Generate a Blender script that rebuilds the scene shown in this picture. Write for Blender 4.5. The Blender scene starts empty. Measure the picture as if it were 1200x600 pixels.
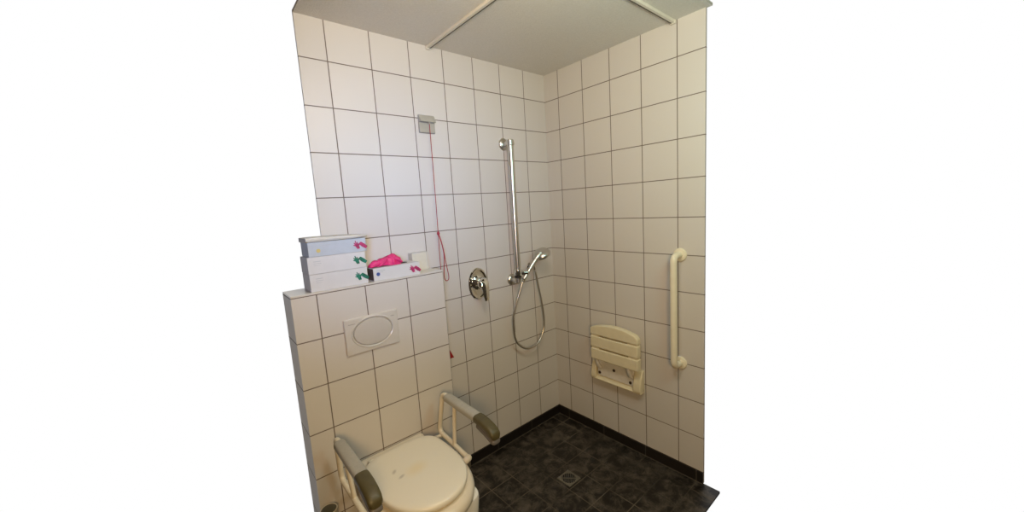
import bpy, bmesh, math, random
from mathutils import Vector, Matrix, noise
random.seed(4)
C = bpy.context.scene.collection
PI = math.pi
H = 2.438                       # ceiling height
TW, TH = 0.19883, 0.20          # wall tile pitch

# ------------------------------------------------------------------ materials
def nt(name):
    m = bpy.data.materials.new(name); m.use_nodes = True
    t = m.node_tree
    return m, t, t.nodes, t.links, t.nodes['Principled BSDF']

def simple(name, col, rough=0.5, metal=0.0, var=0.04, scale=30.0, bump=0.0, coat=0.0, spec=0.5):
    m, t, N, L, P = nt(name)
    tc = N.new('ShaderNodeTexCoord'); nz = N.new('ShaderNodeTexNoise')
    nz.inputs['Scale'].default_value = scale; nz.inputs['Detail'].default_value = 4
    L.new(tc.outputs['Object'], nz.inputs['Vector'])
    r = N.new('ShaderNodeValToRGB')
    r.color_ramp.elements[0].position = 0.3; r.color_ramp.elements[1].position = 0.7
    r.color_ramp.elements[0].color = tuple(c * (1 - var) for c in col) + (1,)
    r.color_ramp.elements[1].color = tuple(min(1, c * (1 + var)) for c in col) + (1,)
    L.new(nz.outputs['Fac'], r.inputs['Fac']); L.new(r.outputs['Color'], P.inputs['Base Color'])
    P.inputs['Roughness'].default_value = rough; P.inputs['Metallic'].default_value = metal
    P.inputs['Coat Weight'].default_value = coat
    P.inputs['Specular IOR Level'].default_value = spec
    if bump:
        b = N.new('ShaderNodeBump'); b.inputs['Strength'].default_value = bump; b.inputs['Distance'].default_value = 0.002
        L.new(nz.outputs['Fac'], b.inputs['Height']); L.new(b.outputs['Normal'], P.inputs['Normal'])
    return m

def tiles(name, ua, va, u0, v0, pw, ph, col, col2, grout, joint, rough, mott=None, grough=0.8, gvar=0.0, bump=0.5):
    """tile grid: ua/va are the object axes (0,1,2) that run across and up the surface"""
    m, t, N, L, P = nt(name)
    tc = N.new('ShaderNodeTexCoord'); sp = N.new('ShaderNodeSeparateXYZ'); cb = N.new('ShaderNodeCombineXYZ')
    L.new(tc.outputs['Object'], sp.inputs[0])
    for k, (ax, o) in enumerate(((ua, u0), (va, v0))):
        a = N.new('ShaderNodeMath'); a.operation = 'ADD'; a.inputs[1].default_value = -o + 60 * (pw if k == 0 else ph) + joint * 0.5
        L.new(sp.outputs[ax], a.inputs[0]); L.new(a.outputs[0], cb.inputs[k])
    br = N.new('ShaderNodeTexBrick'); br.offset = 0; br.squash = 1
    br.inputs['Scale'].default_value = 1; br.inputs['Mortar Size'].default_value = joint
    br.inputs['Mortar Smooth'].default_value = 0.2; br.inputs['Bias'].default_value = 0
    br.inputs['Brick Width'].default_value = pw; br.inputs['Row Height'].default_value = ph
    br.inputs['Color1'].default_value = col + (1,); br.inputs['Color2'].default_value = col2 + (1,); br.inputs['Mortar'].default_value = grout + (1,)
    L.new(cb.outputs[0], br.inputs['Vector'])
    out = br.outputs['Color']
    if mott:
        n1 = N.new('ShaderNodeTexNoise'); n1.inputs['Scale'].default_value = 13; n1.inputs['Detail'].default_value = 12; n1.inputs['Roughness'].default_value = 0.78; n1.inputs['Distortion'].default_value = 0.45
        L.new(tc.outputs['Object'], n1.inputs['Vector'])
        rr = N.new('ShaderNodeValToRGB'); e = rr.color_ramp.elements
        e[0].position = 0.45; e[0].color = mott[0] + (1,); e[1].position = 0.62; e[1].color = mott[1] + (1,)
        L.new(n1.outputs['Fac'], rr.inputs['Fac'])
        mx = N.new('ShaderNodeMix'); mx.data_type = 'RGBA'
        L.new(br.outputs['Fac'], mx.inputs[0]); L.new(rr.outputs['Color'], mx.inputs[6])
        # joints are worn: light here, nearly gone there
        n2 = N.new('ShaderNodeTexNoise'); n2.inputs['Scale'].default_value = 2.6; n2.inputs['Detail'].default_value = 2
        L.new(tc.outputs['Object'], n2.inputs['Vector'])
        r2 = N.new('ShaderNodeValToRGB'); e = r2.color_ramp.elements
        e[0].position = 0.40; e[0].color = tuple(g * 0.25 for g in grout) + (1,); e[1].position = 0.60; e[1].color = grout + (1,)
        L.new(n2.outputs['Fac'], r2.inputs['Fac']); L.new(r2.outputs['Color'], mx.inputs[7])
        out = mx.outputs[2]
    L.new(out, P.inputs['Base Color'])
    mr = N.new('ShaderNodeMapRange'); mr.inputs[3].default_value = rough; mr.inputs[4].default_value = grough
    L.new(br.outputs['Fac'], mr.inputs[0]); L.new(mr.outputs[0], P.inputs['Roughness'])
    # slightly uneven glaze and sunk joints
    nz = N.new('ShaderNodeTexNoise'); nz.inputs['Scale'].default_value = 9; L.new(tc.outputs['Object'], nz.inputs['Vector'])
    ad = N.new('ShaderNodeMath'); ad.operation = 'MULTIPLY_ADD'; ad.inputs[1].default_value = 0.12
    iv = N.new('ShaderNodeMath'); iv.operation = 'SUBTRACT'; iv.inputs[0].default_value = 1; L.new(br.outputs['Fac'], iv.inputs[1])
    L.new(nz.outputs['Fac'], ad.inputs[0]); L.new(iv.outputs[0], ad.inputs[2])
    b = N.new('ShaderNodeBump'); b.inputs['Strength'].default_value = bump; b.inputs['Distance'].default_value = 0.0012
    L.new(ad.outputs[0], b.inputs['Height']); L.new(b.outputs['Normal'], P.inputs['Normal'])
    P.inputs['Specular IOR Level'].default_value = 0.4
    return m

WT, WT2, GR = (0.63, 0.595, 0.565), (0.61, 0.575, 0.547), (0.17, 0.135, 0.115)
M = {}
M['tile_back'] = tiles('tile_back', 0, 2, -0.19402, 2.265, TW, TH, WT, WT2, GR, 0.0025, 0.42)
M['tile_right'] = tiles('tile_right', 1, 2, -0.12154, 2.265, TW, TH, WT, WT2, GR, 0.0025, 0.42)
M['tile_box'] = tiles('tile_box', 0, 2, -1.5905, 1.0755, 0.2, 0.2, WT, WT2, GR, 0.0025, 0.42)
M['tile_floor'] = tiles('tile_floor', 0, 1, -0.085, -0.107, 0.155, 0.1525, (0.02, 0.017, 0.014), (0.02, 0.017, 0.014),
                        (0.155, 0.13, 0.10), 0.0027, 0.42, mott=((0.0075, 0.0052, 0.0036), (0.088, 0.074, 0.060)), bump=0.35)
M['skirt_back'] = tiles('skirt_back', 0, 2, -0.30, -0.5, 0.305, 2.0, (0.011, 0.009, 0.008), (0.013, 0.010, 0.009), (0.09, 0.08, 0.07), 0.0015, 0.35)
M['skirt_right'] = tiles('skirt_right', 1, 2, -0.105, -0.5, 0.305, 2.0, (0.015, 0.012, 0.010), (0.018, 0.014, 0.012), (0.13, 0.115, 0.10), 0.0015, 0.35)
M['ledge'] = simple('ledge_glaze', (0.63, 0.60, 0.57), 0.3, var=0.02)
M['joint'] = simple('grout_line', (0.17, 0.135, 0.115), 0.85)
M['floor_joint'] = simple('floor_grout', (0.11, 0.095, 0.075), 0.85)
M['ceramic'] = simple('ceramic', (0.84, 0.83, 0.80), 0.18, var=0.015, coat=0.3)
M['seat_plastic'] = simple('seat_plastic', (0.80, 0.725, 0.61), 0.3, var=0.02)
M['tube_white'] = simple('white_lacquer', (0.80, 0.735, 0.62), 0.3, var=0.03)
M['pad_grey'] = simple('grey_foam_pad', (0.43, 0.41, 0.375), 0.55, var=0.05, scale=80, bump=0.1)
M['grip_olive'] = simple('olive_grip', (0.085, 0.07, 0.028), 0.45, var=0.12, scale=40, bump=0.1)
M['grip_under'] = simple('grey_grip_underside', (0.15, 0.135, 0.13), 0.45)
M['chrome'] = simple('chrome', (0.78, 0.77, 0.74), 0.1, 1.0, var=0.02)
M['chrome_soft'] = simple('chrome_worn', (0.62, 0.60, 0.56), 0.30, 1.0, var=0.06)
M['black'] = simple('black_reflection', (0.012, 0.011, 0.011), 0.4)
M['cream'] = simple('cream_plastic', (0.74, 0.66, 0.47), 0.38, var=0.03)
M['cream_bar'] = simple('cream_bar', (0.80, 0.735, 0.58), 0.33, var=0.03)
M['white_plate'] = simple('white_plate', (0.76, 0.74, 0.70), 0.4)
M['flush'] = simple('flush_white', (0.60, 0.57, 0.54), 0.28, var=0.015)
M['flush_button'] = simple('flush_button_white', (0.55, 0.52, 0.49), 0.32, var=0.015)
M['mark_grey'] = simple('mark_grey', (0.40, 0.375, 0.36), 0.5)
M['switch'] = simple('switch_plate_grey', (0.38, 0.36, 0.31), 0.4, var=0.05)
M['switch_dark'] = simple('switch_shade_grey', (0.31, 0.30, 0.28), 0.4, var=0.05)
M['cord_red'] = simple('red_cord', (0.36, 0.03, 0.05), 0.6, var=0.2, scale=400)
M['handle_red'] = simple('red_plastic', (0.30, 0.012, 0.014), 0.4)
M['carton'] = simple('white_carton', (0.63, 0.62, 0.63), 0.6, var=0.02)
M['carton_blue'] = simple('bluish_carton', (0.46, 0.50, 0.57), 0.55, var=0.04)
M['carton_cream'] = simple('cream_carton', (0.62, 0.59, 0.51), 0.6, var=0.03)
M['paper'] = simple('paper_pack', (0.60, 0.58, 0.54), 0.65, var=0.04)
M['print_grey'] = simple('print_grey', (0.45, 0.47, 0.50), 0.6)
M['print_blue'] = simple('print_blue', (0.05, 0.09, 0.30), 0.6)
M['print_yellow'] = simple('print_yellow', (0.62, 0.50, 0.18), 0.6)
M['print_green'] = simple('print_green', (0.01, 0.155, 0.10), 0.6, var=0.5, scale=90)
M['print_pink'] = simple('print_pink', (0.42, 0.03, 0.13), 0.6, var=0.4, scale=90)
M['end_dark'] = simple('dark_mottle', (0.10, 0.075, 0.075), 0.6, var=0.5, scale=45)
M['glove'] = simple('pink_nitrile', (0.70, 0.03, 0.19), 0.5, var=0.18, scale=60, bump=0.25)
M['rail_white'] = simple('rail_white', (0.72, 0.68, 0.60), 0.35, var=0.03)
M['rail_slot'] = simple('rail_slot', (0.10, 0.085, 0.07), 0.6)
M['steel'] = simple('drain_steel', (0.17, 0.155, 0.13), 0.5, 0.3, var=0.12, scale=120)
M['dark_pit'] = simple('drain_pit', (0.004, 0.004, 0.004), 0.7)
M['cup_inside'] = simple('cup_inside', (0.085, 0.085, 0.06), 0.5)
M['cup'] = simple('cup_white', (0.68, 0.63, 0.52), 0.35)
M['screw'] = simple('screw_dark', (0.07, 0.045, 0.03), 0.5, 0.5)

def ceiling_mat():
    m, t, N, L, P = nt('rough_plaster')
    tc = N.new('ShaderNodeTexCoord')
    n1 = N.new('ShaderNodeTexNoise'); n1.inputs['Scale'].default_value = 140; n1.inputs['Detail'].default_value = 6; n1.inputs['Roughness'].default_value = 0.7
    L.new(tc.outputs['Object'], n1.inputs['Vector'])
    r = N.new('ShaderNodeValToRGB'); e = r.color_ramp.elements
    e[0].position = 0.35; e[0].color = (0.70, 0.67, 0.63, 1); e[1].position = 0.65; e[1].color = (0.77, 0.74, 0.70, 1)
    L.new(n1.outputs['Fac'], r.inputs['Fac']); L.new(r.outputs['Color'], P.inputs['Base Color'])
    b = N.new('ShaderNodeBump'); b.inputs['Strength'].default_value = 0.6; b.inputs['Distance'].default_value = 0.004
    L.new(n1.outputs['Fac'], b.inputs['Height']); L.new(b.outputs['Normal'], P.inputs['Normal'])
    P.inputs['Roughness'].default_value = 0.95; P.inputs['Specular IOR Level'].default_value = 0.1
    return m
M['ceiling'] = ceiling_mat()

def lid_mat():
    """old white plastic with a yellowed patch and two grey scuffs (object space of the lid)"""
    m, t, N, L, P = nt('lid_plastic')
    tc = N.new('ShaderNodeTexCoord')
    base = (0.87, 0.82, 0.72, 1)
    last = None
    def spot(cx, cy, rx, ry, rot, col, amt, hard):
        nonlocal last
        mp = N.new('ShaderNodeMapping'); mp.vector_type = 'TEXTURE'
        mp.inputs['Location'].default_value = (cx, cy, 0); mp.inputs['Rotation'].default_value = (0, 0, rot); mp.inputs['Scale'].default_value = (rx, ry, 10)
        L.new(tc.outputs['Object'], mp.inputs['Vector'])
        ln = N.new('ShaderNodeVectorMath'); ln.operation = 'LENGTH'; L.new(mp.outputs[0], ln.inputs[0])
        mr = N.new('ShaderNodeMapRange'); mr.interpolation_type = 'SMOOTHSTEP'
        mr.inputs[1].default_value = hard; mr.inputs[2].default_value = 1.0; mr.inputs[3].default_value = amt; mr.inputs[4].default_value = 0
        L.new(ln.outputs['Value'], mr.inputs[0])
        mx = N.new('ShaderNodeMix'); mx.data_type = 'RGBA'; mx.inputs[7].default_value = col + (1,)
        if last is None: mx.inputs[6].default_value = base
        else: L.new(last, mx.inputs[6])
        L.new(mr.outputs[0], mx.inputs[0]); last = mx.outputs[2]
    spot(-1.362, -0.443, 0.075, 0.055, 0.3, (0.86, 0.74, 0.52), 0.75, 0.0)
    spot(-1.4395, -0.396, 0.021, 0.011, 0.9, (0.52, 0.48, 0.43), 0.75, 0.2)
    spot(-1.4285, -0.445, 0.022, 0.011, 0.4, (0.52, 0.48, 0.43), 0.75, 0.2)
    L.new(last, P.inputs['Base Color']); P.inputs['Roughness'].default_value = 0.3
    return m
M['lid'] = lid_mat()

# ------------------------------------------------------------------ mesh helpers
def obj(name, bm, mat, parent=None, smooth=True, label=None, bevel=0.0, seg=2):
    bmesh.ops.recalc_face_normals(bm, faces=bm.faces[:])
    me = bpy.data.meshes.new(name); bm.to_mesh(me); bm.free()
    o = bpy.data.objects.new(name, me); C.objects.link(o)
    me.materials.append(M[mat] if isinstance(mat, str) else mat)
    if smooth:
        for p in me.polygons: p.use_smooth = True
        try: me.set_sharp_from_angle(angle=math.radians(38))
        except Exception: pass
    if bevel:
        b = o.modifiers.new('Bevel', 'BEVEL'); b.width = bevel; b.segments = seg; b.limit_method = 'ANGLE'
    if parent:
        o.parent = parent
        o.matrix_parent_inverse = Matrix.Translation(parent.location).inverted() if parent.rotation_euler[2] == 0 else parent.matrix_basis.inverted()
    if label: o['label'] = label
    return o

def thing(name, label, cat, loc, group=None):
    o = bpy.data.objects.new(name, None); o.empty_display_size = 0.05; C.objects.link(o); o.location = loc
    o['label'] = label; o['category'] = cat
    if group: o['group'] = group
    return o

def tag(o, label, cat, group=None):
    o['label'] = label; o['category'] = cat
    if group: o['group'] = group
    return o

def struct(o):
    o['kind'] = 'structure'; return o

def box(bm, x0, x1, y0, y1, z0, z1):
    x0, x1 = sorted((x0, x1)); y0, y1 = sorted((y0, y1)); z0, z1 = sorted((z0, z1))
    v = [bm.verts.new((x, y, z)) for x in (x0, x1) for y in (y0, y1) for z in (z0, z1)]
    for f in ((0, 1, 3, 2), (4, 6, 7, 5), (0, 4, 5, 1), (2, 3, 7, 6), (0, 2, 6, 4), (1, 5, 7, 3)):
        bm.faces.new([v[i] for i in f])
    return bm

def Box(*a): return box(bmesh.new(), *a)

def loft(bm, rings, cap0=True, cap1=True, closed=False):
    R = [[bm.verts.new(p) for p in r] for r in rings]
    n = len(R[0]); m = len(R)
    for i in range(m if closed else m - 1):
        a, b = R[i], R[(i + 1) % m]
        for j in range(n):
            k = (j + 1) % n
            bm.faces.new((a[j], a[k], b[k], b[j]))
    if not closed:
        if cap0: bm.faces.new(R[0][::-1])
        if cap1: bm.faces.new(R[-1])
    return bm

def catmull(pts, sub=6, closed=False):
    P = [Vector(p) for p in pts]; out = []
    n = len(P)
    rng = range(n if closed else n - 1)
    for i in rng:
        if closed: p0, p1, p2, p3 = P[(i - 1) % n], P[i], P[(i + 1) % n], P[(i + 2) % n]
        else: p0, p1, p2, p3 = P[max(i - 1, 0)], P[i], P[i + 1], P[min(i + 2, n - 1)]
        for s in range(sub):
            t = s / sub
            out.append(0.5 * ((2 * p1) + (p2 - p0) * t + (2 * p0 - 5 * p1 + 4 * p2 - p3) * t * t + (3 * p1 - p0 - 3 * p2 + p3) * t ** 3))
    if not closed: out.append(P[-1])
    return out

def rounded(pts, r=0.03, seg=6):
    """polyline with its corners rounded by radius r"""
    P = [Vector(p) for p in pts]; out = [P[0]]
    for i in range(1, len(P) - 1):
        a = (P[i - 1] - P[i]); b = (P[i + 1] - P[i]); d = min(r, a.length * 0.48, b.length * 0.48)
        A = P[i] + a.normalized() * d; B = P[i] + b.normalized() * d
        for s in range(seg + 1):
            t = s / seg
            out.append((1 - t) ** 2 * A + 2 * t * (1 - t) * P[i] + t * t * B)
    out.append(P[-1]); return out

def tube(bm, pts, r, n=14, closed=False, round_ends=False):
    P = [Vector(p) for p in pts]
    m = len(P)
    rad = [r] * m if not isinstance(r, (list, tuple)) else list(r)
    if len(rad) != m: rad = [rad[0] + (rad[-1] - rad[0]) * i / (m - 1) for i in range(m)]
    T = []
    for i in range(m):
        a = P[(i - 1) % m] if (closed or i > 0) else P[i]; b = P[(i + 1) % m] if (closed or i < m - 1) else P[i]
        T.append((b - a).normalized())
    up = Vector((0, 0, 1)) if abs(T[0].z) < 0.9 else Vector((1, 0, 0))
    u = T[0].cross(up).normalized(); rings = []
    for i in range(m):
        u = (u - T[i] * u.dot(T[i])).normalized(); v = T[i].cross(u)
        rings.append([P[i] + rad[i] * (math.cos(2 * PI * k / n) * u + math.sin(2 * PI * k / n) * v) for k in range(n)])
        if i == 0: u0, v0 = u.copy(), v.copy()
    if round_ends and not closed:
        def cap(i, sgn):
            c = []; uu = (rings[i][0] - P[i]).normalized()
            vv = T[i].cross(uu)
            for q in (0.4, 0.75, 0.95):
                rr = rad[i] * math.sqrt(max(0, 1 - q * q)); cc = P[i] + T[i] * sgn * rad[i] * q
                c.append([cc + rr * (math.cos(2 * PI * k / n) * uu + math.sin(2 * PI * k / n) * vv) for k in range(n)])
            return c
        rings = cap(0, -1)[::-1] + rings + cap(m - 1, 1)
    return loft(bm, rings, closed=closed)

def Tube(*a, **k): return tube(bmesh.new(), *a, **k)

def lathe(bm, prof, origin, axis, n=32):
    """prof: (radius, along-axis) pairs"""
    o = Vector(origin); ax = Vector(axis).normalized()
    up = Vector((0, 0, 1)) if abs(ax.z) < 0.9 else Vector((1, 0, 0))
    u = ax.cross(up).normalized(); v = ax.cross(u)
    return loft(bm, [[o + ax * h + r * (math.cos(2 * PI * k / n) * u + math.sin(2 * PI * k / n) * v) for k in range(n)] for r, h in prof])

def Lathe(*a, **k): return lathe(bmesh.new(), *a, **k)

def prism(bm, poly, axis, d0, d1):
    """poly of 2-D points extruded along axis 'x' (points are y,z), 'y' (x,z) or 'z' (x,y)"""
    def P(p, d): return {'x': (d, p[0], p[1]), 'y': (p[0], d, p[1]), 'z': (p[0], p[1], d)}[axis]
    return loft(bm, [[P(p, d0) for p in poly], [P(p, d1) for p in poly]])

def Prism(*a): return prism(bmesh.new(), *a)

def superell(cx, cy, ax, ay0, ay1, n0, n1, N=72):
    """outline with different depth and squareness behind (0) and in front (1) of cy"""
    out = []
    for k in range(N):
        t = 2 * PI * k / N; c, s = math.cos(t), math.sin(t)
        n = n0 if s >= 0 else n1; b = ay0 if s >= 0 else ay1
        out.append((cx + ax * math.copysign(abs(c) ** (2 / n), c), cy + b * math.copysign(abs(s) ** (2 / n), s)))
    return out

# ------------------------------------------------------------------ the setting
LB, LF = -1.505, -1.686          # where the seen part of the back wall / cistern wall ends on the left
YR = -1.055                     # and of the right wall towards the camera
struct(obj('wall_back', Box(LB, 0.0, 0.0, 0.012, 0, H), 'tile_back', smooth=False))
struct(obj('wall_right', Box(0.0, 0.012, YR, 0.012, 0, H), 'tile_right', smooth=False))
struct(obj('wall_cistern', Box(LF, -0.9925, -0.16, 0.0, 0, 1.2605), 'tile_box', smooth=False))
struct(obj('trim_1', Box(LF, -0.9915, -0.1612, 0.0, 1.264, 1.272), 'ledge', smooth=False, bevel=0.0015))
struct(obj('trim_2', Box(LF, -0.9940, -0.1590, 0.0, 1.2605, 1.2640), 'joint', smooth=False))
struct(obj('floor', Box(LF, 0.0, -1.14, 0.0, -0.012, 0.0), 'tile_floor', smooth=False))
struct(obj('ceiling', Box(LB, 0.012, -1.08, 0.012, H, H + 0.012), 'ceiling', smooth=False))
struct(obj('trim_3', Box(-0.9925, -0.009, -0.0115, -0.009, 0.0, 0.0022), 'floor_joint', smooth=False))
struct(obj('trim_4', Box(-0.0115, -0.009, YR, -0.0115, 0.0, 0.0022), 'floor_joint', smooth=False))
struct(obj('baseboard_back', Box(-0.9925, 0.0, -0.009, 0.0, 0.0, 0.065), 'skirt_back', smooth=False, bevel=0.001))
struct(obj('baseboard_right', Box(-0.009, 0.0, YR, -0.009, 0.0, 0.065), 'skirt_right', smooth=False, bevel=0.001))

# ------------------------------------------------------------------ ceiling curtain track (L-shaped)
t = thing('curtain_rail', 'thin white curtain track on the ceiling bounding the shower corner', 'curtain rail', (-0.877, -0.45, H))
zr = H - 0.014
bm = Box(-0.888, -0.866, -0.93, -0.002, zr, H)
obj('track', bm, 'rail_white', t, smooth=False, bevel=0.002)
obj('track', Box(-0.866, -0.002, -0.912, -0.890, zr, H), 'rail_white', t, smooth=False, bevel=0.002)
obj('track_slot', Box(-0.874, -0.868, -0.90, -0.012, zr - 0.0006, zr), 'rail_slot', t, smooth=False)
obj('track_slot', Box(-0.86, -0.012, -0.899, -0.893, zr - 0.0006, zr), 'rail_slot', t, smooth=False)
for q in (-0.8765,):
    obj('end_stop', Box(q - 0.013, q + 0.013, -0.014, -0.0015, zr - 0.004, H), 'rail_white', t, smooth=False, bevel=0.002)
obj('end_stop', Box(-0.014, -0.0015, -0.914, -0.888, zr - 0.004, H), 'rail_white', t, smooth=False, bevel=0.002)

# ------------------------------------------------------------------ emergency pull switch and cord
t = thing('pull_switch', 'square grey wall switch with a long red pull cord and cord loop', 'switch', (-0.925, 0, 2.034))
obj('switch_plate', Box(-0.9715, -0.878, -0.010, 0, 1.988, 2.081), 'switch_dark', t, bevel=0.003, label='square grey plate')
bm = Prism([(-0.011, 2.079), (-0.030, 2.046), (-0.028, 2.042), (-0.0095, 2.046), (-0.0095, 2.079)], 'x', -0.9700, -0.8795)
obj('rocker', bm, 'switch', t, smooth=False, bevel=0.002, label='lighter grey tilted upper half')
obj('rocker', Prism([(-0.0095, 2.041), (-0.0125, 2.041), (-0.0135, 1.991), (-0.0095, 1.991)], 'x', -0.9700, -0.8795), 'switch', t, smooth=False, bevel=0.0015)
obj('cord_guide', Lathe([(0.005, 0), (0.005, 0.012), (0.003, 0.014)], (-0.919, -0.024, 2.046), (0, 0, -1), 12), 'switch', t)
cp = catmull([(-0.919, -0.026, 2.045), (-0.9215, -0.028, 1.75), (-0.926, -0.030, 1.453), (-0.929, -0.030, 1.266), (-0.9255, -0.030, 1.0), (-0.921, -0.030, 0.785)], 10)
obj('pull_cord', Tube(cp, 0.0019, 8), 'cord_red', t)
lp = catmull([(-0.926, -0.031, 1.455), (-0.915, -0.034, 1.415), (-0.905, -0.035, 1.36), (-0.8985, -0.035, 1.305), (-0.891, -0.035, 1.25), (-0.885, -0.034, 1.21),
              (-0.889, -0.034, 1.190), (-0.902, -0.034, 1.1855), (-0.912, -0.033, 1.200), (-0.9125, -0.033, 1.235), (-0.906, -0.033, 1.29), (-0.9045, -0.034, 1.34), (-0.914, -0.034, 1.40), (-0.9255, -0.031, 1.45)], 6)
obj('cord_loop', Tube(lp, 0.0023, 8), 'cord_red', t)
bm = bmesh.new(); bmesh.ops.create_uvsphere(bm, u_segments=12, v_segments=8, radius=0.0085, matrix=Matrix.Translation((-0.926, -0.031, 1.453)) @ Matrix.Diagonal((1, 0.8, 1.3, 1)))
obj('knot', bm, 'cord_red', t)
obj('pull_handle', Prism([(-0.921, 0.790), (-0.894, 0.733), (-0.948, 0.733)], 'y', -0.036, -0.024), 'handle_red', t, smooth=False, bevel=0.003, label='red triangular pull handle')

# ------------------------------------------------------------------ cartons on the ledge
ZL = 1.2722
def glove_icon(bm, cx, cz, s, y):
    """two open gloves: one upright, one tilted to the right"""
    def hand(pts, px, pz, rot, k):
        c, sn = math.cos(rot), math.sin(rot)
        prism(bm, [(cx + s * (px + k * (c * a - sn * b)), cz + s * (pz + k * (sn * a + c * b))) for a, b in pts], 'y', y, y - 0.0006)
    up = [(-0.10, -0.50), (0.22, -0.50), (0.20, -0.15), (0.34, 0.06), (0.26, 0.16), (0.14, 0.10), (0.10, 0.34), (0.02, 0.36), (-0.02, 0.14), (-0.10, 0.52), (-0.20, 0.50), (-0.18, 0.16), (-0.30, 0.34), (-0.38, 0.26), (-0.28, 0.04), (-0.44, 0.08), (-0.46, -0.02), (-0.24, -0.14)]
    mitt = [(-0.18, -0.52), (0.18, -0.52), (0.22, -0.05), (0.20, 0.38), (0.10, 0.52), (0.04, 0.44), (-0.02, 0.56), (-0.10, 0.46), (-0.16, 0.50), (-0.22, 0.20), (-0.24, -0.05)]
    hand(up, -0.30, 0.0, 0.12, 0.92)
    hand(mitt, 0.32, -0.08, 0.90, 0.92)
    return bm

def glove_carton(name, label, x1, z0, h, mat, icon, yf=-0.150, w=0.236, d=0.120, rot=0.0, lines=True, group=None, blue=False):
    x0 = x1 - w; z1 = z0 + h
    t = thing(name, label, 'box', ((x0 + x1) / 2, yf + d / 2, z0), group)
    obj('carton', Box(x0, x1, yf, yf + d, z0, z1), mat, t, smooth=False, bevel=0.0015)
    obj('lid_flap', Box(x0 + 0.001, x1 - 0.001, yf - 0.0005, yf + 0.03, z1 - 0.0, z1 + 0.0008), mat, t, smooth=False)
    if icon:
        obj('glove_print', glove_icon(bmesh.new(), x1 - 0.0265, z0 + h * 0.52, 0.040, yf), icon, t, smooth=False)
    if lines:
        bm = bmesh.new(); lx = x0 + 0.022
        if h > 0.062:
            for i, (ln, hh) in enumerate(((0.028, 0.0022), (0.030, 0.0016), (0.024, 0.0012))):
                box(bm, lx, lx + ln, yf - 0.0004, yf, z1 - 0.020 - 0.008 * i, z1 - 0.020 - 0.008 * i + hh)
        else:
            for i, (ln, hh) in enumerate(((0.040, 0.0024), (0.032, 0.0016))):
                box(bm, x0 + 0.014, x0 + 0.014 + ln, yf - 0.0004, yf, z1 - 0.014 - 0.007 * i, z1 - 0.014 - 0.007 * i + hh)
        obj('printed_lines', bm, 'print_grey', t, smooth=False)
    return t
GB = 'glove cartons stacked at the left end of the ledge'
glove_carton('glove_box', 'white glove carton with green glove print, bottom of the stack', -1.3705, ZL, 0.0725, 'carton', 'print_green', group=GB)
glove_carton('glove_box', 'white glove carton with green glove print, in the middle of the stack', -1.3715, ZL + 0.0738, 0.0705, 'carton', 'print_green', group=GB, yf=-0.1505)
b3 = glove_carton('glove_box', 'bluish glove carton with pink glove print, on top of the stack', -1.3625, ZL + 0.1456, 0.0590, 'carton_blue', 'print_pink', group=GB, yf=-0.149, lines=False)
obj('emblem', Lathe([(0.008, 0), (0.008, 0.0006)], (-1.560, -0.149, 1.441), (0, -1, 0), 20), 'print_yellow', b3, smooth=False, label='round yellow printed mark')
bm = bmesh.new()
box(bm, -1.5445, -1.512, -0.1494, -0.149, 1.461, 1.4630); box(bm, -1.5445, -1.520, -0.1494, -0.149, 1.454, 1.4555)
obj('printed_lines', bm, 'print_grey', b3, smooth=False)

# soft pack of folded paper on the stack, right corner curling up
bm = bmesh.new(); rings = []
for i in range(13):
    u = i / 12; x = -1.604 + u * 0.247
    lift = 0.006 * max(0, (u - 0.72) / 0.28) ** 2
    sag = 0.0015 * math.sin(u * 9)
    z0 = 1.4778 + (lift if u > 0.7 else 0); zt = 1.4965 + sag + lift * 0.3 - (0.010 * max(0, (u - 0.55) / 0.45) ** 1.5)
    y0, y1 = -0.153 + 0.003 * math.sin(u * 5), -0.03
    rings.append([(x, y0, z0 + 0.002), (x, y0 - 0.003, (z0 + zt) / 2), (x, y0, zt - 0.001), (x, y0 + 0.008, zt), (x, y1 - 0.01, zt), (x, y1, zt - 0.002), (x, y1, z0 + 0.002), (x, y1 - 0.01, z0), (x, y0 + 0.008, z0)])
loft(bm, rings)
tag(obj('paper_pack', bm, 'paper'), 'flat off-white pack of folded paper lying on top of the carton stack', 'paper')

# open carton with gloves coming out
ob = glove_carton('glove_box', 'open white glove carton with blue round mark, pink gloves bulging out', -1.1125, ZL, 0.0590, 'carton', 'print_pink', yf=-0.150, w=0.232)
obj('emblem', Lathe([(0.0085, 0), (0.0085, 0.0006)], (-1.323, -0.150, 1.303), (0, -1, 0), 24), 'print_blue', ob, smooth=False, label='round blue printed mark')
bm = bmesh.new(); prism(bm, superell(-1.24, -0.09, 0.088, 0.032, 0.032, 3, 3, 36), 'z', ZL + 0.0600, ZL + 0.0606)
obj('dispenser_opening', bm, 'dark_pit', ob, smooth=False)
def crumple(bm, seed, amp=0.007):
    for v in bm.verts:
        n = noise.noise_vector(v.co * 38 + Vector((seed, 0, 0))); m2 = noise.noise_vector(v.co * 90 + Vector((0, seed, 0)))
        v.co += n * amp + m2 * amp * 0.35
bm = bmesh.new(); rings = []
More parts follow.
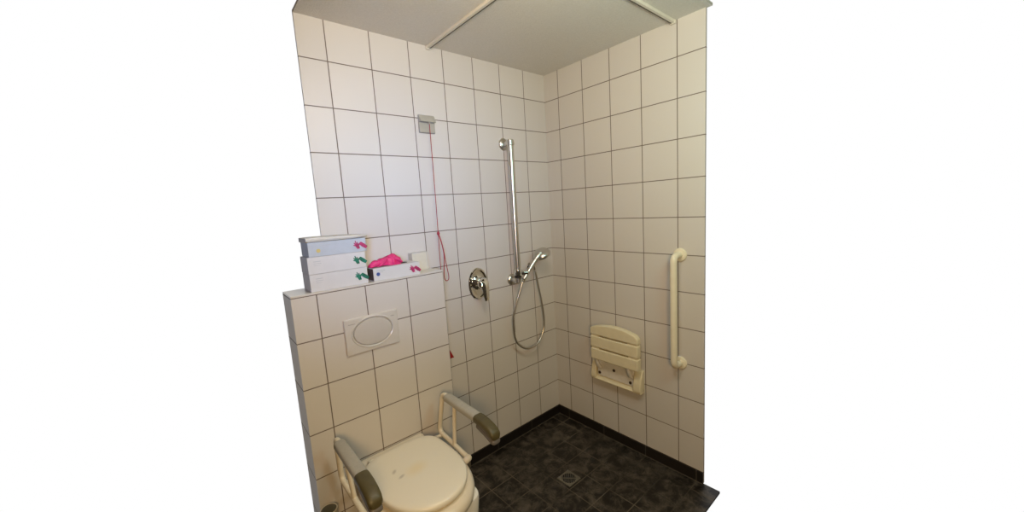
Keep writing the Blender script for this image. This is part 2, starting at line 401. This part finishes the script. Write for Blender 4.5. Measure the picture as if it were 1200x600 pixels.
# heap profile: low tip on the left, crest right of the middle, blunt right end
prof = [(-1.352, 0.004, 0.008), (-1.342, 0.016, 0.018), (-1.322, 0.029, 0.026), (-1.300, 0.034, 0.031), (-1.275, 0.037, 0.034), (-1.250, 0.044, 0.035), (-1.236, 0.049, 0.034), (-1.222, 0.046, 0.032), (-1.210, 0.038, 0.030), (-1.200, 0.026, 0.026), (-1.194, 0.013, 0.018)]
prof = [tuple(v) for v in catmull(prof, 3)]
for x, h, w in prof:
    ring = []
    for k in range(28):
        a = 2 * PI * k / 28; c, s = math.cos(a), math.sin(a)
        ring.append((x + 0.004 * s, -0.102 + w * c, ZL + 0.0612 + (h * max(s, 0) ** 0.7 if s > 0 else 0)))
    rings.append(ring)
loft(bm, rings); crumple(bm, 3.0, 0.0095)
for (a, b, c, r) in (((-1.30, -0.125, 1.350), (-1.322, -0.138, 1.345), (-1.350, -0.141, 1.3395), 0.0065), ((-1.27, -0.13, 1.362), (-1.288, -0.139, 1.352), (-1.305, -0.142, 1.342), 0.007),
                     ((-1.23, -0.128, 1.366), (-1.215, -0.136, 1.357), (-1.199, -0.137, 1.345), 0.007), ((-1.25, -0.12, 1.374), (-1.238, -0.131, 1.363), (-1.240, -0.139, 1.345), 0.0075)):
    tube(bm, catmull([a, b, c], 5), [r, r * 0.8], 10, round_ends=True)
for v in bm.verts: v.co.z = max(v.co.z, ZL + 0.0609)
tag(obj('rubber_gloves', bm, 'glove'), 'crumpled bright pink gloves bulging from the open carton', 'gloves')

obj('dark_end', Box(-1.3451, -1.3445, -0.146, -0.036, ZL + 0.003, ZL + 0.056), 'end_dark', ob, smooth=False, label='dark mottled end of the carton')  # dark mottled panel over the carton's left end

# small upright carton in the corner of the ledge
t = thing('small_carton', 'small upright off-white carton beside the open glove carton', 'box', (-1.055, -0.027, ZL))
obj('carton', Box(-1.101, -1.012, -0.050, -0.004, ZL, 1.364), 'carton_cream', t, smooth=False, bevel=0.0015)
obj('lid_flap', Box(-1.100, -1.013, -0.0505, -0.006, 1.364, 1.3652), 'carton', t, smooth=False)
obj('side_seam', Box(-1.020, -1.0185, -0.0505, -0.050, ZL + 0.002, 1.362), 'print_grey', t, smooth=False)

# ------------------------------------------------------------------ flush plate
t = thing('flush_plate', 'white rectangular flush plate with a large oval button on the tiled cistern wall', 'flush plate', (-1.382, -0.16, 1.047))
YF = -0.160
bm = bmesh.new()
oc = (-1.381, 1.0535)
def rect_ring(w, h, r, y, cx=-1.382, cz=1.0475, N=64):
    out = []
    for k in range(N):
        a = 2 * PI * k / N; c, s = math.cos(a), math.sin(a)
        q = 1 / max(abs(c) / w, abs(s) / h); out.append((cx + q * c, y, cz + q * s))
    return out
def oval_ring(a_, b_, y, N=64):
    return [(oc[0] + a_ * math.cos(2 * PI * k / N), y, oc[1] + b_ * math.sin(2 * PI * k / N)) for k in range(N)]
# plate body with an oval opening and a raised lip round it
loft(bm, [rect_ring(0.121, 0.0805, 0, YF + 0.002), rect_ring(0.121, 0.0805, 0, YF - 0.008), rect_ring(0.118, 0.0775, 0, YF - 0.011), oval_ring(0.098, 0.0725, YF - 0.0115), oval_ring(0.0945, 0.069, YF - 0.0150), oval_ring(0.089, 0.0635, YF - 0.0120), oval_ring(0.0885, 0.063, YF - 0.004)], cap0=True, cap1=True)
obj('plate', bm, 'flush', t)
bm = bmesh.new()
loft(bm, [oval_ring(0.0865, 0.061, YF - 0.0045), oval_ring(0.0865, 0.061, YF - 0.0125), oval_ring(0.084, 0.0585, YF - 0.0150), oval_ring(0.06, 0.040, YF - 0.0165), oval_ring(0.02, 0.013, YF - 0.0170)])
obj('button', bm, 'flush_button', t)
obj('embossed_mark', Box(-1.487, -1.458, YF - 0.0118, YF - 0.0110, 1.1035, 1.1068), 'mark_grey', t, smooth=False)
obj('embossed_mark', Box(-1.295, -1.279, YF - 0.0118, YF - 0.0110, 1.1015, 1.1050), 'mark_grey', t, smooth=False)

# ------------------------------------------------------------------ shower valve
t = thing('shower_valve', 'chrome concealed shower mixer with oval plate and single lever', 'shower mixer', (-0.666, 0, 1.122))
vc = (-0.666, 1.122)
def oval(a_, b_, y, N=48, c=vc): return [(c[0] + a_ * math.cos(2 * PI * k / N), y, c[1] + b_ * math.sin(2 * PI * k / N)) for k in range(N)]
bm = bmesh.new()
loft(bm, [oval(0.071, 0.099, 0.002), oval(0.071, 0.099, -0.004), oval(0.067, 0.095, -0.009), oval(0.060, 0.087, -0.0105), oval(0.054, 0.081, -0.008), oval(0.048, 0.074, -0.008)])
obj('escutcheon', bm, 'chrome', t)
obj('valve_body', Lathe([(0.043, 0.006), (0.043, 0.012), (0.034, 0.016), (0.033, 0.045), (0.036, 0.050), (0.036, 0.066), (0.030, 0.074), (0.015, 0.078)], (-0.672, 0, 1.130), (0, -1, 0), 36), 'chrome', t)
bm = bmesh.new(); rings = []
for (cx, y, z, w, th) in ((-0.672, -0.064, 1.156, 0.024, 0.018), (-0.672, -0.076, 1.142, 0.029, 0.015), (-0.672, -0.083, 1.115, 0.026, 0.011), (-0.672, -0.087, 1.08, 0.022, 0.009), (-0.672, -0.089, 1.045, 0.018, 0.008), (-0.672, -0.088, 1.030, 0.013, 0.006)):
    rings.append([(cx + w * math.copysign(abs(math.cos(a)) ** 0.7, math.cos(a)), y + th * 0.5 * math.sin(a), z + 0.2 * th * math.sin(a)) for a in [2 * PI * k / 16 for k in range(16)]])
loft(bm, rings); obj('lever', bm, 'chrome', t)

# ------------------------------------------------------------------ shower rail
t = thing('shower_rail', 'vertical chrome shower slide rail on the tiled back wall', 'shower rail', (-0.392, 0, 1.09))
XR, YRL = -0.392, -0.062
obj('rail_tube', Tube([(XR, YRL, 1.085), (XR, YRL, 1.975)], 0.0190, 24), 'chrome_soft', t)
for z, s in ((1.962, 1), (1.100, -1)):
    bk = obj('wall_bracket', Lathe([(0.037, 0), (0.037, 0.006), (0.033, 0.012), (0.018, 0.017), (0.0165, 0.03), (0.0175, 0.062)], (XR - 0.004, 0, z), (0, -1, 0), 28), 'chrome_soft', t)
    obj('end_cap', Lathe([(0.0195, -0.016), (0.0245, -0.012), (0.0245, 0.014), (0.020, 0.019), (0.006, 0.0205)], (XR, YRL, z), (0, 0, s), 24), 'chrome_soft', bk)
sl = obj('slider', Lathe([(0.0195, -0.02), (0.027, -0.017), (0.029, 0.0), (0.027, 0.017), (0.0195, 0.02)], (XR, YRL, 1.152), (0, 0, 1), 24), 'chrome', t)
obj('clamp_arm', Tube(catmull([(XR + 0.01, YRL - 0.01, 1.150), (XR + 0.03, YRL - 0.022, 1.148), (XR + 0.048, YRL - 0.032, 1.146)], 4), [0.016, 0.019], 16, round_ends=True), 'chrome', sl)
obj('reflection_band', Lathe([(0.0193, 0), (0.0225, 0.001), (0.0225, 0.026), (0.0193, 0.027)], (XR, YRL, 1.118), (0, 0, 1), 20), 'black', t, label='black band painted as a dark reflection on the rail')  # added black band painting the dark reflection on the lower tube

# ------------------------------------------------------------------ hand shower in the slider
t = thing('hand_shower', 'chrome hand shower resting in the slider of the rail', 'shower head', (-0.33, -0.098, 1.15))
hp = catmull([(-0.372, -0.094, 1.108), (-0.348, -0.097, 1.135), (-0.312, -0.100, 1.176), (-0.279, -0.106, 1.214), (-0.254, -0.112, 1.240), (-0.232, -0.114, 1.258)], 5)
hr = []
for i in range(len(hp)):
    u = i / (len(hp) - 1); hr.append(0.011 + 0.005 * min(1, u * 1.6) + (0.005 * max(0, u - 0.6) / 0.4))
obj('handle', Tube(hp, hr, 18), 'chrome_soft', t)
hd = Vector((0.45, 0.15, -0.88)).normalized(); hc = Vector((-0.212, -0.104, 1.253))
obj('spray_head', Lathe([(0.010, -0.026), (0.034, -0.023), (0.050, -0.014), (0.059, 0.0), (0.059, 0.008), (0.055, 0.012), (0.049, 0.012)], hc, hd, 36), 'chrome_soft', t)
obj('spray_face', Lathe([(0.042, 0.0115), (0.042, 0.0145), (0.020, 0.0155)], hc, hd, 28), 'mark_grey', t, label='grey nozzle face')
obj('hose_nut', Tube([(-0.383, -0.0925, 1.094), (-0.370, -0.0945, 1.110)], [0.009, 0.0115], 14), 'chrome', t)

# ------------------------------------------------------------------ shower hose and its wall outlet
t = thing('shower_hose', 'grey metal shower hose hanging in a long loop below the hand shower', 'hose', (-0.31, 0, 0.625))
W = [(-0.3835, -0.0925, 1.0935), (-0.412, -0.085, 1.020), (-0.441, -0.075, 0.940), (-0.460, -0.065, 0.851), (-0.446, -0.060, 0.723), (-0.399, -0.060, 0.657), (-0.331, -0.060, 0.625), (-0.241, -0.060, 0.640), (-0.185, -0.060, 0.722), (-0.178, -0.060, 0.813), (-0.194, -0.060, 0.937), (-0.212, -0.058, 1.03), (-0.227, -0.055, 1.125), (-0.230, -0.050, 1.150)]
hosep = catmull(W, 14)
rad = [0.0068 + (0.0007 if i % 2 else 0) for i in range(len(hosep))]
obj('hose_tube', Tube(hosep, rad, 10), 'chrome_soft', t)
obj('wall_outlet', Lathe([(0.024, 0), (0.024, 0.006), (0.018, 0.010), (0.012, 0.014), (0.012, 0.044), (0.013, 0.056), (0.008, 0.060)], (-0.230, 0, 1.165), (0, -1, 0), 24), 'chrome', t)
obj('hose_nut', Tube([(-0.230, -0.050, 1.146), (-0.230, -0.050, 1.166)], 0.0095, 14), 'chrome', t)

# ------------------------------------------------------------------ fold-up shower seat
t = thing('shower_bench', 'cream plastic shower seat of three slats folded up against the tiled right wall', 'shower seat', (0, -0.55, 0.43))
XS0, XS1 = -0.052, -0.092        # back and front face of the folded seat
def slat(zb, zt, arch, rb):
    ya, yb = -0.388, -0.722
    N = 18; top = []; bot = []
    for i in range(N + 1):
        u = i / N; y = ya + (yb - ya) * u
        top.append((y, zt + arch * (1 - (2 * u - 1) ** 2) - (0.014 * max(0, (u - 0.94) / 0.06) ** 2 if arch else 0)))
        bot.append((y, zb))
    return top + bot[::-1]
for zb, zt, a in ((0.7335, 0.780, 0.030), (0.652, 0.7245, 0.0), (0.572, 0.6425, 0.0)):
    p = slat(zb, zt, a, 0)
    obj('slat', Prism(p, 'x', XS0, XS1), 'cream', t, bevel=0.006, seg=3)
for y0, y1 in ((-0.392, -0.447), (-0.655, -0.716)):
    obj('side_rib', Box(XS0 + 0.002, XS1 + 0.004, y0, y1, 0.580, 0.765), 'cream', t, smooth=False, bevel=0.003)
for y in (-0.418, -0.648):
    obj('hinge_arm', Tube([(-0.076, y, 0.592), (-0.066, y, 0.545), (-0.052, y, 0.512), (-0.030, y, 0.496)], 0.012, 14, round_ends=True), 'white_plate', t)
bk = obj('wall_bracket', Prism([(-0.360, 0.430), (-0.370, 0.422), (-0.700, 0.422), (-0.708, 0.430), (-0.708, 0.540), (-0.690, 0.548), (-0.400, 0.548), (-0.372, 0.520)], 'x', 0, -0.012), 'cream', t, bevel=0.003)
# bottom lip and the two ears, deeper at the foot
obj('bottom_lip', Prism([(0.0015, 0.410), (-0.040, 0.408), (-0.048, 0.413), (-0.046, 0.419), (-0.012, 0.432), (0.0015, 0.434)], 'y', -0.352, -0.712), 'cream', bk, bevel=0.003)
for y0, y1 in ((-0.350, -0.386), (-0.660, -0.712)):
    obj('ear', Prism([(0.0, 0.416), (-0.050, 0.416), (-0.053, 0.440), (-0.040, 0.500), (-0.022, 0.548), (0.0, 0.552)], 'y', y0, y1), 'cream', bk, bevel=0.006)
obj('cover_plate', Box(-0.012, -0.026, -0.388, -0.658, 0.434, 0.540), 'white_plate', bk, bevel=0.004, label='white cover plate between the bracket ears')
for y, z in ((-0.405, 0.455), (-0.632, 0.455), (-0.515, 0.499)):
    obj('screw', Lathe([(0.0095, 0), (0.0095, 0.003), (0.005, 0.004)], (-0.0262, y, z), (-1, 0, 0), 16), 'screw', bk)

# ------------------------------------------------------------------ grab bar
t = thing('grab_bar', 'cream vertical grab bar with round flanges on the tiled right wall', 'grab bar', (0, -0.931, 0.664))
zt, zb, yb, xo = 1.265, 0.664, -0.931, -0.076
pth = rounded([(-0.002, yb, zt), (xo, yb, zt), (xo, yb, zb), (-0.002, yb, zb)], 0.052, 8)
obj('bar', Tube(pth, 0.0178, 22), 'cream_bar', t)
for z in (zt, zb):
    obj('flange', Lathe([(0.036, -0.002), (0.036, 0.004), (0.033, 0.009), (0.022, 0.012)], (0, yb, z), (-1, 0, 0), 32), 'cream_bar', t)

# ------------------------------------------------------------------ toilet
CX = -1.356
t = thing('toilet', 'white wall-hung ceramic toilet bowl below the raised seat', 'toilet', (CX, -0.16, 0.06))
bm = bmesh.new(); rings = []
for z, ax, yf, yb, n in ((0.075, 0.09, -0.40, -0.1585, 2.6), (0.085, 0.115, -0.45, -0.1585, 2.8), (0.14, 0.150, -0.56, -0.1585, 3.2), (0.22, 0.178, -0.632, -0.1585, 6), (0.30, 0.183, -0.646, -0.1585, 8), (0.385, 0.186, -0.652, -0.1585, 9), (0.396, 0.184, -0.650, -0.162, 9), (0.400, 0.178, -0.644, -0.166, 8), (0.400, 0.125, -0.60, -0.26, 2.6), (0.36, 0.115, -0.585, -0.28, 2.4), (0.25, 0.08, -0.52, -0.32, 2.2), (0.20, 0.04, -0.46, -0.36, 2.0)):
    cy = -0.40; rings.append([(x, y, z) for x, y in superell(CX, cy, ax, yb - cy, cy - yf, max(n, 5) if z < 0.397 and z > 0.08 else n, n)])
loft(bm, rings); obj('bowl', bm, 'ceramic', t)

t = thing('raised_toilet_seat', 'raised white toilet seat with closed lid and two padded armrests', 'toilet seat', (CX, -0.42, 0.40))
def outline(s, ddy=0, N=80): return superell(CX, -0.45, 0.1825 * s, (0.222 + ddy), (0.232 + ddy), 4.3, 2.15, N)
# seat ring with its opening
bm = bmesh.new()
def ringo(ax, yb, yf, n0, n1, z, N=80): return [(x, y, z) for x, y in superell(CX, -0.45, ax, yb, yf, n0, n1, N)]
loft(bm, [ringo(0.196, 0.222, 0.247, 3.3, 2.15, 0.4015), ringo(0.205, 0.229, 0.256, 3.3, 2.15, 0.412), ringo(0.208, 0.231, 0.259, 3.3, 2.15, 0.432), ringo(0.204, 0.229, 0.255, 3.3, 2.15, 0.448), ringo(0.193, 0.222, 0.245, 3.3, 2.15, 0.4585), ringo(0.178, 0.21, 0.23, 3.2, 2.15, 0.4625), ringo(0.13, 0.14, 0.17, 2.6, 2.1, 0.462), ringo(0.115, 0.12, 0.155, 2.4, 2.1, 0.445), ringo(0.115, 0.12, 0.155, 2.4, 2.1, 0.4015)], closed=True)
obj('seat_ring', bm, 'seat_plastic', t)
# lid: slightly domed with a rolled edge
bm = bmesh.new()
def lo(k, z): return [(CX + (x - CX) * k, -0.45 + (y + 0.45) * k, z) for x, y in outline(1)]
loft(bm, [lo(0.955, 0.4745), lo(0.985, 0.4755), lo(1.0, 0.481), lo(1.003, 0.487), lo(0.995, 0.494), lo(0.975, 0.4990), lo(0.94, 0.5012), lo(0.86, 0.5022), lo(0.6, 0.5042), lo(0.3, 0.5052), lo(0.06, 0.5055)])
obj('lid', bm, 'lid', t, label='closed lid with a yellowed patch and grey scuffs')
# hinge bar behind the lid
bm = bmesh.new()
prism(bm, [(-0.166, 0.4035), (-0.226, 0.4035), (-0.229, 0.462), (-0.222, 0.476), (-0.190, 0.480), (-0.170, 0.472)], 'x', CX - 0.150, CX + 0.150)
obj('hinge_bar', bm, 'seat_plastic', t, bevel=0.004)
for s in (-1, 1):
    obj('hinge', Tube([(CX + s * 0.075, -0.222, 0.482), (CX + s * 0.125, -0.222, 0.482)], 0.009, 14, round_ends=True), 'seat_plastic', t)
# armrests: bent tube frame, second upright, grey pad, olive grip
for s in (-1, 1):
    xt, xp = CX + s * 0.240, CX + s * 0.2525
    path = [(xp, -0.50, 0.652), (xp, -0.262, 0.652), (xt, -0.236, 0.640), (xt, -0.205, 0.468), (xt - s * 0.004, -0.236, 0.437), (xt - s * 0.008, -0.460, 0.440)]
    path = [(xp, -0.54, 0.652), (xp, -0.246, 0.672), (xt, -0.203, 0.455), (xt - s * 0.006, -0.47, 0.440)]
    fr = obj('arm_frame', Tube(rounded(path, 0.034, 8), 0.0118, 16, round_ends=True), 'tube_white', t)
    obj('upright', Tube([(xp, -0.352, 0.652), (xt - s * 0.004, -0.352, 0.446)], 0.0095, 14), 'tube_white', fr)
    obj('stub', Tube([(xt, -0.232, 0.444), (xt - s * 0.05, -0.226, 0.446), (CX + s * 0.14, -0.212, 0.444)], 0.0095, 12), 'tube_white', fr)
    obj('mount_block', Tube([(xt - s * 0.006, -0.470, 0.440), (CX + s * 0.195, -0.480, 0.436)], [0.0165, 0.0145], 16, round_ends=True), 'tube_white', fr)
    obj('mount_pin', Lathe([(0.010, 0), (0.010, 0.034), (0.007, 0.038)], (xt - s * 0.010, -0.476, 0.436), (0, 0, -1), 14), 'steel', fr)
    # pad: rounded bar running forward along the top tube
    def sect(y, zc, w, h, n=3.0, N=24, dx=0.0):
        return [(xp + dx + w * math.copysign(abs(math.cos(a)) ** (2 / n), math.cos(a)), y, zc + h * math.copysign(abs(math.sin(a)) ** (2 / n), math.sin(a))) for a in [2 * PI * k / N for k in range(N)]]
    bm = bmesh.new()
    loft(bm, [sect(-0.286, 0.668, 0.014, 0.008), sect(-0.288, 0.667, 0.020, 0.014), sect(-0.296, 0.666, 0.0235, 0.0165), sect(-0.40, 0.6645, 0.0245, 0.017), sect(-0.546, 0.663, 0.0250, 0.0175)])
    obj('armrest_pad', bm, 'pad_grey', fr)
    bm = bmesh.new()
    loft(bm, [sect(-0.546, 0.663, 0.0255, 0.0180), sect(-0.560, 0.663, 0.0262, 0.0185), sect(-0.600, 0.660, 0.0262, 0.0185), sect(-0.635, 0.652, 0.0260, 0.0185), sect(-0.660, 0.641, 0.0255, 0.0185), sect(-0.671, 0.634, 0.0235, 0.0165), sect(-0.677, 0.630, 0.0170, 0.0110)])
    g = obj('grip', bm, 'grip_olive', fr, label='dark olive front grip')
    bm = bmesh.new()
    loft(bm, [sect(-0.556, 0.641, 0.0150, 0.006), sect(-0.560, 0.636, 0.0215, 0.012), sect(-0.62, 0.625, 0.0225, 0.0165), sect(-0.660, 0.611, 0.0225, 0.0155), sect(-0.673, 0.607, 0.0205, 0.0115), sect(-0.678, 0.606, 0.013, 0.006)])
    obj('grip_underside', bm, 'grip_under', g)

# ------------------------------------------------------------------ brush cup on the cistern wall
t = thing('brush_cup', 'pale round cup fixed to the tiled wall left of the toilet', 'cup', (-1.662, -0.205, 0.24))
obj('cup_shell', Lathe([(0.026, 0), (0.030, 0.004), (0.033, 0.11), (0.0345, 0.112), (0.0325, 0.114), (0.030, 0.112)], (-1.662, -0.205, 0.24), (0, 0, 1), 32), 'cup', t)
obj('cup_inside', Lathe([(0.0305, 0.1118), (0.0295, 0.1125), (0.010, 0.1125)], (-1.662, -0.205, 0.24), (0, 0, 1), 32), 'cup_inside', t)
obj('wall_arm', Box(-1.670, -1.654, -0.174, -0.158, 0.30, 0.335), 'cup', t, smooth=False, bevel=0.002)

# ------------------------------------------------------------------ floor drain
dc = Vector((-0.487, -0.507, 0)); dh = 0.0485
t = thing('floor_drain', 'square steel shower drain grate in the dark tiled floor', 'drain', (dc.x, dc.y, 0))
bm = bmesh.new(); N = 64
def sq(h, z): 
    o_ = []
    for k in range(N):
        a = 2 * PI * k / N; c, s = math.cos(a), math.sin(a); q = h / max(abs(c), abs(s)); o_.append((dc.x + q * c, dc.y + q * s, z))
    return o_
def ci(r, z): return [(dc.x + r * math.cos(2 * PI * k / N), dc.y + r * math.sin(2 * PI * k / N), z) for k in range(N)]
loft(bm, [sq(dh, 0.0002), sq(dh, 0.003), sq(dh - 0.0015, 0.0038), ci(0.0405, 0.0038), ci(0.0400, 0.0005)], cap0=False, cap1=False)
obj('frame', bm, 'steel', t)
bm = bmesh.new(); loft(bm, [ci(0.0402, 0.0003), ci(0.0402, 0.0008)]); obj('pit', bm, 'dark_pit', t, smooth=False)
# slots point at the doorway (45 degrees): cross bar and the webs between slots
bm = bmesh.new(); d1 = Vector((math.cos(math.radians(-137)), math.sin(math.radians(-137)), 0)); d2 = Vector((-d1.y, d1.x, 0))
def web(o0, du, dv, lu, wv):
    P = [o0 + du * a + dv * b for a, b in ((-lu, -wv), (lu, -wv), (lu, wv), (-lu, wv))]
    loft(bm, [[(p.x, p.y, 0.0010) for p in P], [(p.x, p.y, 0.0036) for p in P]])
web(dc, d2, d1, 0.0395, 0.0024)
for k in range(-3, 4):
    o_ = k * 0.0115
    web(dc + d2 * o_, d1, d2, math.sqrt(0.0402 ** 2 - o_ ** 2), 0.0014)
obj('grate', bm, 'steel', t, smooth=False)

# ------------------------------------------------------------------ camera (calibrated on the tile grid)
cam = bpy.data.cameras.new('camera'); co = bpy.data.objects.new('camera', cam); C.objects.link(co)
R = Matrix(((0.7535570945, 0.1316149061, -0.6440723731), (-0.6544971766, 0.0585140874, -0.7537966547), (-0.0615235820, 0.9895724421, 0.1302352901)))
co.matrix_world = Matrix.Translation((-1.95817373, -1.84686107, 1.57284185)) @ R.to_4x4()
cam.sensor_fit = 'HORIZONTAL'; cam.sensor_width = 36; cam.lens = 438.87517 / 1200 * 36; cam.clip_start = 0.02
bpy.context.scene.camera = co

# ------------------------------------------------------------------ light
def area(name, loc, target, sx, sy, power, col, spread=180):
    l = bpy.data.lights.new(name, 'AREA'); l.shape = 'RECTANGLE'; l.size = sx; l.size_y = sy; l.energy = power; l.color = col; l.spread = math.radians(spread)
    o = bpy.data.objects.new(name, l); C.objects.link(o); o.location = loc
    o.rotation_euler = (Vector(target) - Vector(loc)).to_track_quat('-Z', 'Y').to_euler(); return o
def point(name, loc, power, col, rad):
    l = bpy.data.lights.new(name, 'POINT'); l.energy = power; l.color = col; l.shadow_soft_size = rad
    o = bpy.data.objects.new(name, l); C.objects.link(o); o.location = loc; return o
K = 1.18
point('ceiling_lamp', (-1.25, -1.25, 2.28), 25 * K, (1.0, 0.88, 0.70), 0.16)
point('warm_fill', (-2.2, -2.4, 1.6), 69 * K, (1.0, 0.655, 0.30), 0.2)  # added warm fill behind the camera, not a known fixture
point('cool_fill', (-0.7, -1.7, 2.0), 14.5 * K, (0.62, 1.0, 0.90), 0.2)  # added cool fill to balance wall colour, no fixture there
area('window_light', (-2.45, -2.35, 1.7), (-1.1, 0, 1.72), 0.4, 0.3, 2.1 * K, (0.28, 0.50, 1.0), 40)

w = bpy.data.worlds.new('world'); bpy.context.scene.world = w; w.use_nodes = True
N_, L_ = w.node_tree.nodes, w.node_tree.links
bg = N_['Background']; tc = N_.new('ShaderNodeTexCoord')
dt = N_.new('ShaderNodeVectorMath'); dt.operation = 'DOT_PRODUCT'; dt.inputs[1].default_value = (0.644, 0.754, -0.130)
L_.new(tc.outputs['Generated'], dt.inputs[0])
mr = N_.new('ShaderNodeMapRange'); mr.interpolation_type = 'SMOOTHSTEP'; mr.inputs[1].default_value = 0.44; mr.inputs[2].default_value = 0.53
L_.new(dt.outputs['Value'], mr.inputs[0])
sp = N_.new('ShaderNodeSeparateXYZ'); L_.new(tc.outputs['Generated'], sp.inputs[0])
rp = N_.new('ShaderNodeValToRGB'); m2 = N_.new('ShaderNodeMapRange'); m2.inputs[1].default_value = -1; m2.inputs[2].default_value = 1
L_.new(sp.outputs['Z'], m2.inputs[0]); L_.new(m2.outputs[0], rp.inputs['Fac'])
e = rp.color_ramp.elements
e[0].position = 0.30; e[0].color = (0.03, 0.022, 0.013, 1); e[1].position = 0.62; e[1].color = (0.06, 0.05, 0.036, 1)
mx = N_.new('ShaderNodeMix'); mx.data_type = 'RGBA'; mx.inputs[7].default_value = (1, 1, 1, 1)
L_.new(mr.outputs[0], mx.inputs[0]); L_.new(rp.outputs['Color'], mx.inputs[6]); L_.new(mx.outputs[2], bg.inputs['Color'])
bg.inputs['Strength'].default_value = 1.0

sc = bpy.context.scene
sc.view_settings.view_transform = 'Standard'; sc.view_settings.look = 'None'; sc.view_settings.exposure = 0; sc.view_settings.gamma = 1
sc.cycles.max_bounces = 8
try: sc.cycles.use_denoising = True
except Exception: pass
